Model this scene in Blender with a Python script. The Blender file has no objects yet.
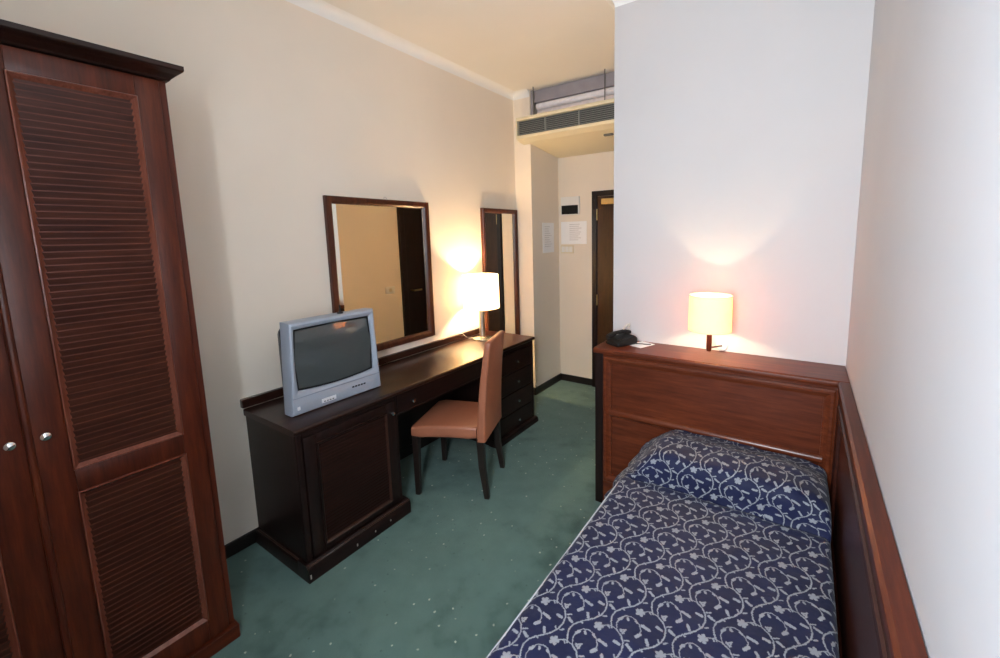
import bpy, bmesh, math, random
from mathutils import Vector, Matrix, noise

random.seed(7)
SC = bpy.context.scene
COL = SC.collection

# ------------------------------------------------------------------ helpers
class MB:
    """collects shapes in one bmesh and links them as ONE mesh object"""
    def __init__(self, base=(0, 0, 0)):
        self.bm = bmesh.new(); self.base = Vector(base)

    def box(self, x0, x1, y0, y1, z0, z1, bev=0.0, seg=2, M=None):
        r = bmesh.ops.create_cube(self.bm, size=1.0)
        vs = r['verts']
        for v in vs:
            v.co = Vector(((x0 + x1) / 2 + v.co.x * (x1 - x0), (y0 + y1) / 2 + v.co.y * (y1 - y0), (z0 + z1) / 2 + v.co.z * (z1 - z0)))
        if bev > 0:
            es = list({e for v in vs for e in v.link_edges})
            rr = bmesh.ops.bevel(self.bm, geom=es, offset=bev, segments=seg, affect='EDGES', profile=0.5)
            vs = list({v for f in rr['faces'] for v in f.verts} | {v for v in vs if v.is_valid})
        if M is not None:
            for v in vs: v.co = M @ v.co
        return self

    def poly(self, pts):
        vs = [self.bm.verts.new(Vector(p)) for p in pts]
        return self.bm.faces.new(vs)

    def prism(self, prof, axis, a0, a1):
        """extrude a closed 2D profile along axis; the 2D coordinates are the other two axes in xyz order"""
        def P(p, a):
            return {'x': (a, p[0], p[1]), 'y': (p[0], a, p[1]), 'z': (p[0], p[1], a)}[axis]
        A = [self.bm.verts.new(P(p, a0)) for p in prof]
        B = [self.bm.verts.new(P(p, a1)) for p in prof]
        n = len(prof)
        for i in range(n):
            j = (i + 1) % n
            self.bm.faces.new((A[i], A[j], B[j], B[i]))
        self.bm.faces.new(A[::-1]); self.bm.faces.new(B)
        return self

    def lathe(self, prof, c, n=40, axis='z', M=None, cap=True):
        c = Vector(c); rings = []
        for r, h in prof:
            ring = []
            for i in range(n):
                a = 2 * math.pi * i / n
                x, y = r * math.cos(a), r * math.sin(a)
                p = {'z': Vector((x, y, h)), 'x': Vector((h, x, y)), 'y': Vector((x, h, y))}[axis]
                if M is not None: p = M @ p
                ring.append(self.bm.verts.new(c + p))
            rings.append(ring)
        for k in range(len(rings) - 1):
            for i in range(n):
                j = (i + 1) % n
                self.bm.faces.new((rings[k][i], rings[k][j], rings[k + 1][j], rings[k + 1][i]))
        if not cap: return self
        if prof[0][0] > 1e-5: self.bm.faces.new(rings[0][::-1])
        if prof[-1][0] > 1e-5: self.bm.faces.new(rings[-1])
        return self

    def tube(self, pts, r, n=8):
        pts = [Vector(p) for p in pts]; rings = []
        for i, p in enumerate(pts):
            t = (pts[min(i + 1, len(pts) - 1)] - pts[max(i - 1, 0)]).normalized()
            a = t.orthogonal().normalized() if not rings else (prev - t * prev.dot(t)).normalized()
            prev = a; b = t.cross(a)
            rings.append([self.bm.verts.new(p + r * (math.cos(2 * math.pi * k / n) * a + math.sin(2 * math.pi * k / n) * b)) for k in range(n)])
        for k in range(len(rings) - 1):
            for i in range(n):
                j = (i + 1) % n
                self.bm.faces.new((rings[k][i], rings[k][j], rings[k + 1][j], rings[k + 1][i]))
        self.bm.faces.new(rings[0][::-1]); self.bm.faces.new(rings[-1])
        return self

    def loft(self, secs, rad=0.0, seg=3):
        """rounded-rectangle sections: (centre, half vector u, half vector v)"""
        rings = []
        for c, u, v in secs:
            c, u, v = Vector(c), Vector(u), Vector(v)
            lu, lv = u.length, v.length; eu, ev = u / lu, v / lv
            r = min(rad, lu * .95, lv * .95); ring = []
            if r <= 0:
                cor = [(lu, lv), (-lu, lv), (-lu, -lv), (lu, -lv)]
                ring = [c + eu * a + ev * b for a, b in cor]
            else:
                for q, (sx, sy) in enumerate(((1, 1), (-1, 1), (-1, -1), (1, -1))):
                    for k in range(seg + 1):
                        a = math.pi / 2 * (q + k / seg)
                        ring.append(c + eu * (sx * (lu - r) + r * math.cos(a)) + ev * (sy * (lv - r) + r * math.sin(a)))
            rings.append([self.bm.verts.new(p) for p in ring])
        n = len(rings[0])
        for k in range(len(rings) - 1):
            for i in range(n):
                j = (i + 1) % n
                self.bm.faces.new((rings[k][i], rings[k][j], rings[k + 1][j], rings[k + 1][i]))
        self.bm.faces.new(rings[0][::-1]); self.bm.faces.new(rings[-1])
        return self

    def rframe(self, o, U, V, N, u0, u1, v0, v1, prof, cap=False, inner=0):
        """mitred rectangular frame: prof = (inset, height along N) swept around the rectangle"""
        o, U, V, N = Vector(o), Vector(U), Vector(V), Vector(N); loops = []
        for w, h in prof:
            cs = [(u0 + w, v0 + w), (u1 - w, v0 + w), (u1 - w, v1 - w), (u0 + w, v1 - w)]
            loops.append([self.bm.verts.new(o + U * a + V * b + N * h) for a, b in cs])
        for k in range(len(loops) - 1):
            for i in range(4):
                j = (i + 1) % 4
                f = self.bm.faces.new((loops[k][i], loops[k][j], loops[k + 1][j], loops[k + 1][i]))
                if inner and k >= len(loops) - 3: f.material_index = inner
        if cap: self.bm.faces.new(loops[-1])
        return self

    def build(self, name, mat, parent=None, smooth=None, uv=None):
        bm = self.bm
        bmesh.ops.recalc_face_normals(bm, faces=bm.faces)
        for v in bm.verts: v.co -= self.base
        me = bpy.data.meshes.new(name)
        bm.to_mesh(me); bm.free()
        ob = bpy.data.objects.new(name, me); COL.objects.link(ob)
        me.materials.append(mat)
        if parent is not None: ob.parent = parent
        else: ob.location = self.base
        if smooth is not None:
            for p in me.polygons: p.use_smooth = True
            try: me.set_sharp_from_angle(angle=math.radians(smooth))
            except Exception: pass
        return ob


def thing(name, label, cat, loc=(0, 0, 0), rotz=0.0, group=None):
    o = bpy.data.objects.new(name, None); COL.objects.link(o)
    o.empty_display_size = .1
    o.location = loc; o.rotation_euler = (0, 0, rotz); o['label'] = label; o['category'] = cat
    if group: o['group'] = group
    return o

def tag(o, label, cat, group=None):
    o['label'] = label; o['category'] = cat
    if group: o['group'] = group
    return o

def struct(o):
    o['kind'] = 'structure'; return o

# ------------------------------------------------------------------ materials
class NT:
    def __init__(self, name):
        self.m = bpy.data.materials.new(name); self.m.use_nodes = True
        self.t = self.m.node_tree; self.b = self.t.nodes['Principled BSDF']
    def n(self, typ, **kw):
        x = self.t.nodes.new(typ)
        for k, v in kw.items(): setattr(x, k, v)
        return x
    def link(self, a, b): self.t.links.new(a, b)
    def put(self, sock, val):
        if isinstance(val, bpy.types.NodeSocket): self.link(val, sock)
        else: sock.default_value = val
    def math(self, op, a, b=None, c=None, clamp=False):
        x = self.n('ShaderNodeMath', operation=op); x.use_clamp = clamp
        self.put(x.inputs[0], a)
        if b is not None: self.put(x.inputs[1], b)
        if c is not None: self.put(x.inputs[2], c)
        return x.outputs[0]
    def vm(self, op, a, b=None, c=None, out=0, scale=None):
        x = self.n('ShaderNodeVectorMath', operation=op)
        self.put(x.inputs[0], a)
        if b is not None: self.put(x.inputs[1], b)
        if c is not None: self.put(x.inputs[2], c)
        if scale is not None: self.put(x.inputs['Scale'], scale)
        return x.outputs[out]
    def ramp(self, fac, stops):
        x = self.n('ShaderNodeValToRGB'); self.link(fac, x.inputs[0]); cr = x.color_ramp
        while len(cr.elements) < len(stops): cr.elements.new(.5)
        for e, (p, c) in zip(cr.elements, stops): e.position = p; e.color = (*c, 1)
        return x.outputs[0]
    def noise(self, vec, scale, detail=3, rough=.5, out='Fac'):
        x = self.n('ShaderNodeTexNoise'); self.link(vec, x.inputs['Vector'])
        x.inputs['Scale'].default_value = scale; x.inputs['Detail'].default_value = detail; x.inputs['Roughness'].default_value = rough
        return x.outputs[out]
    def coord(self, which='Object', scale=None):
        c = self.n('ShaderNodeTexCoord').outputs[which]
        if scale:
            mp = self.n('ShaderNodeMapping'); mp.inputs['Scale'].default_value = scale
            self.link(c, mp.inputs['Vector']); c = mp.outputs[0]
        return c
    def bump(self, h, strength=.2, dist=.01):
        x = self.n('ShaderNodeBump'); x.inputs['Strength'].default_value = strength; x.inputs['Distance'].default_value = dist
        self.link(h, x.inputs['Height']); self.link(x.outputs[0], self.b.inputs['Normal'])
    def set(self, **kw):
        for k, v in kw.items():
            self.put(self.b.inputs[k.replace('_', ' ')], v)
        return self

def srgb(r, g, b):
    f = lambda c: (c / 255 / 12.92) if c / 255 <= .04045 else ((c / 255 + .055) / 1.055) ** 2.4
    return (f(r), f(g), f(b))

def wood(name, dark, mid, light, axis, rough=.36, coat=.06):
    t = NT(name)
    s = {'x': (1.2, 14, 14), 'y': (14, 1.2, 14), 'z': (14, 14, 1.2)}[axis]
    c = t.coord('Object', s)
    a = t.noise(c, 3.2, 5, .62)
    d = t.noise(c, 14, 3, .6)
    big = t.noise(t.coord('Object'), 2.2, 2, .5)
    f = t.math('ADD', t.math('MULTIPLY', a, .75), t.math('MULTIPLY', d, .25))
    f = t.math('ADD', f, t.math('MULTIPLY', t.math('SUBTRACT', big, .5), .25))
    col = t.ramp(f, [(.28, dark), (.5, mid), (.74, light)])
    t.set(Base_Color=col, Roughness=rough, Coat_Weight=coat, Coat_Roughness=.18)
    t.b.inputs['Specular IOR Level'].default_value = .3
    t.bump(a, .06, .003)
    return t.m

def plain(name, col, rough=.5, metal=0.0, var=.06, scale=30, bump=0.0, spec=.5):
    t = NT(name); c = t.coord('Object')
    nz = t.noise(c, scale, 3)
    lo = tuple(x * (1 - var) for x in col); hi = tuple(min(1, x * (1 + var)) for x in col)
    t.set(Base_Color=t.ramp(nz, [(.3, lo), (.7, hi)]), Roughness=rough, Metallic=metal)
    t.b.inputs['Specular IOR Level'].default_value = spec
    if bump: t.bump(nz, bump, .002)
    return t.m

def paint(name, col, var=.03):
    t = NT(name); c = t.coord('Object')
    big = t.noise(c, 1.3, 4, .55); fine = t.noise(c, 90, 2)
    lo = tuple(x * (1 - var) for x in col); hi = tuple(min(1, x * (1 + var)) for x in col)
    t.set(Base_Color=t.ramp(big, [(.3, lo), (.7, hi)]), Roughness=.82)
    t.b.inputs['Specular IOR Level'].default_value = .25
    t.bump(fine, .05, .002)
    return t.m

M = {}
RED = [(.028, .0052, .0024), (.070, .0125, .0045), (.125, .025, .0078)]
DRK = [(.0052, .0023, .0020), (.0108, .0042, .0034), (.021, .0074, .0052)]
for ax in 'xyz':
    M['red_' + ax] = wood('mahogany_' + ax, *RED, ax)
    M['drk_' + ax] = wood('dark_mahogany_' + ax, *DRK, ax, rough=.42, coat=.0)
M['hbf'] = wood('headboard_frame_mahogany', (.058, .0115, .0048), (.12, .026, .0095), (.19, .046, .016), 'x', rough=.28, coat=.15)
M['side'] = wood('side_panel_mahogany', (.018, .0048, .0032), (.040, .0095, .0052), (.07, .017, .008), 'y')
M['hb_x'] = wood('headboard_mahogany', (.046, .0088, .0036), (.105, .0215, .0076), (.17, .039, .013), 'x')
M['top'] = wood('desk_top_wood', (.010, .0040, .003), (.022, .0075, .0048), (.042, .0135, .0075), 'y', rough=.3, coat=.3)
M['corn'] = wood('cornice_wood', (.009, .0036, .0026), (.019, .0066, .0042), (.034, .011, .0065), 'y')
M['bead'] = wood('bead_highlight_wood', (.10, .028, .016), (.17, .05, .03), (.24, .08, .05), 'z', rough=.25, coat=.3)  # paler wood carries the beads' window highlight in its colour
M['dbead'] = wood('dark_bead_highlight_wood', (.022, .0085, .0062), (.040, .015, .010), (.062, .024, .016), 'y', rough=.28, coat=.2)  # lightened tone paints a highlight on the desk beads and plinth moulding
M['lip'] = wood('louver_edge_highlight', (.055, .0145, .0075), (.085, .023, .012), (.125, .036, .018), 'y', rough=.3)  # lighter colour paints the light caught along each slat edge
M['dlip'] = wood('dark_louver_edge_highlight', (.026, .010, .0074), (.046, .017, .012), (.07, .026, .018), 'y', rough=.3)  # painted edge light for the desk's darker slats
M['slat'] = wood('louver_wood', (.028, .0082, .0054), (.054, .0155, .0088), (.085, .025, .0135), 'y', rough=.38)
M['dslat'] = wood('dark_louver_wood', (.009, .0036, .003), (.018, .0068, .005), (.032, .011, .008), 'y', rough=.4)
M['doorwood'] = wood('door_wood', (.02, .009, .005), (.042, .018, .008), (.07, .03, .013), 'z', rough=.4)
M['frame'] = wood('mirror_frame_wood', (.03, .008, .005), (.07, .019, .009), (.12, .034, .015), 'z', rough=.32)
M['cream'] = paint('lamp_warm_wall_paint', (.79, .705, .60))  # off-white wall with the lamps' warmth put into its colour
M['white'] = paint('daylit_wall_paint', (.555, .525, .52))  # same off-white wall, its daylight tone put into the colour
M['right'] = paint('blue_daylit_wall_paint', (.575, .57, .59))  # same off-white wall with bluish daylight put into its colour
M['ceil'] = paint('ceiling_paint', (.76, .73, .68))
M['crown'] = paint('crown_paint', (.80, .79, .77), .01)
M['base'] = plain('dark_skirting', (.012, .007, .006), .45)
M['legwood'] = plain('dark_leg_wood', (.016, .009, .007), .38, scale=12)
M['chrome'] = plain('chrome', (.75, .75, .76), .18, 1.0, .02)
M['steel'] = plain('brushed_steel', (.50, .45, .38), .36, 1.0, .05, 120)
M['pipingc'] = plain('pale_piping', (.42, .43, .47), .7)
M['palemetal'] = plain('pale_gold_metal', (.78, .70, .54), .25, 1.0, .02)
M['brass'] = plain('brass', (.72, .52, .22), .3, 1.0, .05)
M['tvsilver'] = plain('silver_tv_plastic', (.36, .40, .47), .42, 0.15, .02, 200)
M['tvseam'] = plain('silver_seam', (.22, .25, .30), .5)
M['tvdark'] = plain('dark_tv_plastic', (.03, .032, .036), .5)
M['black'] = plain('black_plastic', (.006, .006, .007), .5, spec=.25)
M['paper'] = plain('white_paper', (.86, .86, .87), .5, var=.01)
M['wplastic'] = plain('white_plastic', (.78, .77, .74), .4, var=.01)
M['acream'] = plain('cream_enamel', (.72, .63, .44), .45, var=.02, scale=4)
M['agrille'] = plain('grey_grille', (.44, .44, .40), .5, 0.2, .05)
M['adark'] = plain('dark_void', (.10, .10, .095), .8)
M['duct'] = plain('galvanised_duct', (.33, .30, .33), .5, .1, .08, 10)
M['pipe'] = plain('highlight_pipe', (.80, .76, .80), .5, 0)  # pale tone puts the duct's rounded highlight into the colour
M['sheet'] = plain('pink_lit_wall_sheet', (.85, .74, .70), .7)  # pinkish light on the cream wall behind, put into the colour
M['plastic_cord'] = plain('cream_cord', (.7, .66, .56), .5)
M['scuff'] = plain('bare_wood_chip', (.45, .40, .36), .8)
M['silvermark'] = plain('silver_mark', (.85, .86, .88), .3, .3, .01)

def leather():
    t = NT('tan_leather'); c = t.coord('Object')
    v = t.n('ShaderNodeTexVoronoi'); v.inputs['Scale'].default_value = 260; t.link(c, v.inputs['Vector'])
    nz = t.noise(c, 5, 4)
    t.set(Base_Color=t.ramp(nz, [(.3, (.34, .118, .062)), (.7, (.42, .150, .080))]), Roughness=.42)
    t.bump(v.outputs['Distance'], .12, .001)
    return t.m
M['leather'] = leather()

def mirror_mat():
    t = NT('mirror_glass'); c = t.coord('Object'); nz = t.noise(c, 3, 2)
    t.set(Base_Color=t.ramp(nz, [(.3, (.93, .87, .74)), (.7, (.95, .89, .76))]), Metallic=1.0, Roughness=.015)
    return t.m
M['mirror'] = mirror_mat()

def screen_mat():
    t = NT('crt_glass'); c = t.coord('Object'); nz = t.noise(c, 4, 2)
    t.set(Base_Color=t.ramp(nz, [(.3, (.066, .075, .075)), (.7, (.074, .084, .084))]), Roughness=.07, Coat_Weight=.6, Coat_Roughness=.03)
    return t.m
M['screen'] = screen_mat()

def shade_mat(name, emis, strength, tcol, tf):
    t = NT(name); c = t.coord('Object')
    w = t.noise(t.coord('Object', (60, 60, 400)), 2, 2)
    col = t.ramp(w, [(.3, (.86, .78, .62)), (.7, (.92, .85, .70))])
    d = t.n('ShaderNodeBsdfDiffuse'); t.link(col, d.inputs['Color'])
    tr = t.n('ShaderNodeBsdfTranslucent'); tr.inputs['Color'].default_value = (*tcol, 1)
    mx = t.n('ShaderNodeMixShader'); mx.inputs[0].default_value = tf
    t.link(d.outputs[0], mx.inputs[1]); t.link(tr.outputs[0], mx.inputs[2])
    em = t.n('ShaderNodeEmission'); em.inputs['Color'].default_value = (*emis, 1); em.inputs['Strength'].default_value = strength
    ad = t.n('ShaderNodeAddShader'); t.link(mx.outputs[0], ad.inputs[0]); t.link(em.outputs[0], ad.inputs[1])
    t.link(ad.outputs[0], t.t.nodes['Material Output'].inputs['Surface'])
    return t.m
M['shade_desk'] = shade_mat('lit_white_shade', (1.0, .87, .64), .75, (.95, .80, .58), .5)
M['shade_bed'] = shade_mat('lit_cream_shade', (1.0, .82, .46), .42, (.95, .50, .17), .5)
def bulb_mat():
    t = NT('lit_bulb')
    em = t.n('ShaderNodeEmission'); em.inputs['Color'].default_value = (1.0, .78, .48, 1); em.inputs['Strength'].default_value = 6
    tr = t.n('ShaderNodeBsdfTransparent'); ad = t.n('ShaderNodeAddShader')
    t.link(em.outputs[0], ad.inputs[0]); t.link(tr.outputs[0], ad.inputs[1])
    t.link(ad.outputs[0], t.t.nodes['Material Output'].inputs['Surface'])
    return t.m
M['bulb'] = bulb_mat()

def carpet():
    t = NT('green_carpet'); c = t.coord('Object')
    big = t.noise(c, 1.6, 5, .6); mid = t.noise(c, 9, 3); fine = t.noise(c, 420, 2, .7)
    f = t.math('ADD', t.math('MULTIPLY', big, .62), t.math('MULTIPLY', mid, .38))
    base = t.ramp(f, [(.30, (.052, .100, .089)), (.47, (.110, .192, .172)), (.70, (.142, .238, .212))])
    pile = t.n('ShaderNodeMix', data_type='RGBA', blend_type='MULTIPLY'); pile.inputs['Factor'].default_value = .7
    t.link(base, pile.inputs['A']); t.link(t.ramp(fine, [(.25, (.55, .55, .55)), (.75, (1.3, 1.3, 1.3))]), pile.inputs['B'])
    # pale flecks on a loose grid
    mp = t.n('ShaderNodeMapping'); mp.inputs['Rotation'].default_value = (0, 0, math.radians(38)); t.link(c, mp.inputs['Vector'])
    wob = t.vm('ADD', mp.outputs[0], t.vm('SCALE', t.noise(c, 130, 2, out='Color'), scale=.010))
    v = t.n('ShaderNodeTexVoronoi'); v.inputs['Scale'].default_value = 12.6; v.inputs['Randomness'].default_value = .38
    t.link(wob, v.inputs['Vector'])
    dot = t.math('MULTIPLY', t.math('SUBTRACT', .078, v.outputs['Distance']), 32.0, clamp=True)
    sep = t.n('ShaderNodeSeparateColor'); t.link(v.outputs['Color'], sep.inputs[0])
    dot = t.math('MULTIPLY', dot, t.math('ADD', t.math('MULTIPLY', sep.outputs[0], 0.7), .55), clamp=True)
    m1 = t.n('ShaderNodeMix', data_type='RGBA'); t.link(dot, m1.inputs['Factor'])
    t.link(pile.outputs['Result'], m1.inputs['A']); m1.inputs['B'].default_value = (.44, .50, .41, 1)
    # small dark flecks
    v2 = t.n('ShaderNodeTexVoronoi'); v2.inputs['Scale'].default_value = 21; v2.inputs['Randomness'].default_value = .7
    t.link(mp.outputs[0], v2.inputs['Vector'])
    d2 = t.math('MULTIPLY', t.math('SUBTRACT', 1.0, t.math('MULTIPLY', v2.outputs['Distance'], 8.0), clamp=True), .62)
    m2 = t.n('ShaderNodeMix', data_type='RGBA'); t.link(d2, m2.inputs['Factor'])
    t.link(m1.outputs['Result'], m2.inputs['A']); m2.inputs['B'].default_value = (.02, .035, .035, 1)
    t.set(Base_Color=m2.outputs['Result'], Roughness=.95)
    t.b.inputs['Specular IOR Level'].default_value = .1
    t.b.inputs['Sheen Weight'].default_value = .15
    t.bump(fine, .35, .004)
    return t.m
M['carpet'] = carpet()

def bedspread_mat():
    """woven scroll: serpentine vines with curled side shoots, leaves and blossoms, drawn from capsule distances"""
    t = NT('scroll_bedspread')
    uv = t.n('ShaderNodeUVMap'); uv.uv_map = 'UVMap'
    wob = t.vm('SCALE', t.vm('SUBTRACT', t.noise(uv.outputs[0], 210, 1, out='Color'), (.5, .5, .5)), scale=.0062)
    uv0 = t.vm('ADD', uv.outputs[0], wob)
    CW, HY, PY = .0852, .1045, .199
    s = t.n('ShaderNodeSeparateXYZ'); t.link(uv0, s.inputs[0])
    x = t.math('SUBTRACT', s.outputs[0], 1.9915); y = t.math('SUBTRACT', s.outputs[1], 1.508)
    n = t.math('FLOOR', t.math('DIVIDE', x, CW))
    xx = t.math('SUBTRACT', x, t.math('MULTIPLY', n, CW))
    yy = t.math('SUBTRACT', y, t.math('MULTIPLY', n, HY))
    cb = t.n('ShaderNodeCombineXYZ'); t.link(xx, cb.inputs[0]); t.link(yy, cb.inputs[1]); P = cb.outputs[0]
    els = []
    vine = [(.0335, -.186), (.024, -.167), (.019, -.148), (.023, -.128), (.040, -.106), (.064, -.082), (.0775, -.059), (.081, -.035), (.077, -.014), (.066, .003), (.047, .015)]
    tip = [(.047, .015), (.026, .018), (.009, .008)]
    curl = [(-.0385, -.087), (-.0455, -.069), (-.044, -.050), (-.033, -.033), (-.018, -.0265), (-.002, -.030), (.013, -.043), (.0215, -.058), (.019, -.068)]
    for pl, r in ((vine, .0021), (tip, .0015), (curl, .0015)):
        for a, b in zip(pl, pl[1:]): els.append((*a, *b, r))
    els += [(.0554, -.0213, .0684, -.0225, .0052), (.0560, .0221, .0640, .0148, .0028), (.0651, .0115, .0676, .0251, .0026),
            (.0777, -.0052, .0886, .0010, .0026), (.0878, -.0128, .1013, -.0196, .0042), (.0837, -.0587, .0919, -.0526, .0024), (.0678, -.0558, .0720, -.0623, .0024),
            (.0413, -.0747, .0492, -.0872, .0046), (.0363, -.1093, .0425, -.1114, .0028), (.0014, -.1167, .0137, -.1232, .0046),
            (-.0443, -.0538, -.0390, -.0445, .0048), (-.0248, -.0366, -.0219, -.0412, .0042), (-.0025, -.0341, .0042, -.0380, .0032),
            (.0183, -.0391, .0398, -.0432, .0052), (.0143, -.0796, .0219, -.0693, .0058), (-.0285, -.0853, -.0161, -.0757, .0026),
            (-.0250, -.0888, -.0166, -.0893, .0026), (.0216, .0153, .0279, .0097, .0026),
            (0, 0, 0, 0, .0085), (.0085, .003, .0085, .003, .0062), (-.0085, .003, -.0085, .003, .0062), (0, .0095, 0, .0095, .0060), (.0055, -.0075, .0055, -.0075, .0060), (-.0055, -.0075, -.0055, -.0075, .0060)]
    d = None
    for ax, ay, bx, by, r in els:
        if r > .0022: r *= .88
        for k in (-1, 0, 1):
            x0, x1 = min(ax, bx) + k * CW - r - .002, max(ax, bx) + k * CW + r + .002
            if x1 < 0 or x0 > CW: continue
            mx, my = (ax + bx) / 2 + k * CW, (ay + by) / 2 + k * HY
            q = t.vm('WRAP', t.vm('SUBTRACT', P, (mx, my, 0)), (10, PY / 2, 10), (-10, -PY / 2, -10))
            L = math.hypot(bx - ax, by - ay)
            if L > 1e-6:
                e = ((bx - ax) / L, (by - ay) / L, 0)
                dt = t.vm('DOT_PRODUCT', q, e, out=1)
                cl = t.n('ShaderNodeClamp'); t.link(dt, cl.inputs[0])
                cl.inputs[1].default_value = -L / 2; cl.inputs[2].default_value = L / 2
                q = t.vm('SUBTRACT', q, t.vm('SCALE', e, scale=cl.outputs[0]))
            dd = t.math('SUBTRACT', t.vm('LENGTH', q, out=1), r)
            d = dd if d is None else t.math('MINIMUM', d, dd)
    mr = t.n('ShaderNodeMapRange'); mr.inputs['From Min'].default_value = .0009; mr.inputs['From Max'].default_value = -.0009
    t.link(d, mr.inputs[0]); mask = mr.outputs[0]
    thr = t.noise(uv.outputs[0], 900, 2)
    mask2 = t.math('MULTIPLY', mask, t.math('ADD', t.math('MULTIPLY', thr, .5), .62), clamp=True)
    big = t.noise(uv.outputs[0], 5, 3)
    ground = t.ramp(big, [(.3, (.0068, .0092, .034)), (.7, (.0108, .0142, .054))])
    mix = t.n('ShaderNodeMix', data_type='RGBA'); t.link(mask2, mix.inputs['Factor'])
    t.link(ground, mix.inputs['A']); mix.inputs['B'].default_value = (.285, .295, .32, 1)
    t.set(Base_Color=mix.outputs['Result'], Roughness=.62)
    t.b.inputs['Sheen Weight'].default_value = .08
    t.b.inputs['Specular IOR Level'].default_value = .2
    # quilted puckering
    h = t.math('ADD', t.math('MULTIPLY', t.noise(uv.outputs[0], 26, 2), 1.0), t.math('MULTIPLY', mask, .25))
    t.bump(h, .35, .01)
    return t.m
M['spread'] = bedspread_mat()

# ------------------------------------------------------------------ camera
CX, CY, CZ = 2.39646, 0.33831, 1.60045
YAW, PITCH, ROLL = -0.576673, -0.131480, -0.020892
FOC, PPX, PPY = 419.372, 532.421, 290.647
fw = Vector((math.sin(YAW) * math.cos(PITCH), math.cos(YAW) * math.cos(PITCH), math.sin(PITCH)))
rt = Vector((math.cos(YAW), -math.sin(YAW), 0)); up = rt.cross(fw)
c_, s_ = math.cos(ROLL), math.sin(ROLL)
r2 = c_ * rt + s_ * up; u2 = -s_ * rt + c_ * up
cam = bpy.data.cameras.new('camera'); co = bpy.data.objects.new('camera', cam); COL.objects.link(co)
mw = Matrix((r2, u2, -fw)).transposed().to_4x4(); mw.translation = (CX, CY, CZ); co.matrix_world = mw
cam.sensor_fit = 'HORIZONTAL'; cam.sensor_width = 36; cam.lens = FOC / 1000 * 36
cam.shift_x = (500 - PPX) / 1000; cam.shift_y = (PPY - 329) / 1000
cam.clip_start = .02
SC.camera = co

# ------------------------------------------------------------------ room
W, YP, XP, X1, Y1, Y2, ZC, YF = 2.589, 2.757, 1.4185, .185, 3.757, 4.279, 2.925, -0.03
def room_box(name, mat, *b):
    return struct(MB().box(*b).build(name, mat))
room_box('floor', M['carpet'], -.1, W + .1, YF - .1, Y2 + .1, -.1, 0)
room_box('ceiling', M['ceil'], -.1, W + .1, YF - .1, Y2 + .1, ZC, ZC + .1)
room_box('wall_left', M['cream'], -.1, 0, YF, Y1, 0, ZC)
room_box('wall_left_corridor', M['cream'], -.1, X1, Y1, Y2, 0, ZC)
room_box('wall_back', M['cream'], -.1, XP, Y2, Y2 + .1, 0, ZC)
wh = room_box('wall_headboard', M['white'], XP, W, YP, Y2 + .1, 0, ZC)
wh.data.materials.append(M['cream'])          # corridor side takes the lamp-warmed colour, brightening its mirror reflection
for p in wh.data.polygons:
    if p.normal.x < -.5: p.material_index = 1
room_box('wall_right', M['right'], W, W + .1, YF, Y2 + .1, 0, ZC)
WX0, WX1, WZ0, WZ1 = 1.95, 2.50, 1.10, 2.40
m = MB()
m.box(-.1, WX0, YF - .1, YF, 0, ZC).box(WX1, W + .1, YF - .1, YF, 0, ZC).box(WX0, WX1, YF - .1, YF, 0, WZ0).box(WX0, WX1, YF - .1, YF, WZ1, ZC)
struct(m.build('wall_front', M['white']))
m = MB(); m.rframe((0, YF - .06, 0), (1, 0, 0), (0, 0, 1), (0, 1, 0), WX0, WX1, WZ0, WZ1, [(0, 0), (0, .05), (.05, .05), (.05, 0)])
m.box((WX0 + WX1) / 2 - .03, (WX0 + WX1) / 2 + .03, YF - .06, YF - .01, WZ0 + .05, WZ1 - .05)
struct(m.build('window_1', M['wplastic']))
# crown cove mouldings
def cove(n=5, s=.058):
    pts = [(0, 0), (0, -s)]
    for k in range(1, n):
        a = math.pi / 2 * k / n
        pts.append((s * (1 - math.cos(a)) , -s + s * math.sin(a)))
    return pts + [(s, 0)]
cv = cove()
struct(MB().prism([(x, ZC + z) for x, z in cv], 'y', YF, Y1).build('trim_1', M['crown'], smooth=30))
struct(MB().prism([(Y1 - x, ZC + z) for x, z in cv], 'x', 0.0, X1 + .0).build('trim_2', M['crown'], smooth=30))
struct(MB().prism([(YP - x, ZC + z) for x, z in cv], 'x', XP, W).build('trim_3', M['crown'], smooth=30))
struct(MB().prism([(W - x, ZC + z) for x, z in cv], 'y', YF, YP).build('trim_4', M['crown'], smooth=30))
struct(MB().prism([(XP - x, ZC + z) for x, z in cv], 'y', YP, Y1 + .3).build('trim_5', M['crown'], smooth=30))
# skirting
H = .072
struct(MB().box(0, .014, YF, Y1, 0, H, .003).build('baseboard_left', M['base']))
struct(MB().box(0, X1 + .014, Y1 - .014, Y1, 0, H).box(X1, X1 + .014, Y1, Y2, 0, H).build('baseboard_corridor', M['base']))
struct(MB().box(X1, .580, Y2 - .014, Y2, 0, H, .003).build('baseboard_back', M['base']))
struct(MB().box(XP - .014, XP, YP, 3.47, 0, H, .003).build('baseboard_partition', M['base']))

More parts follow.
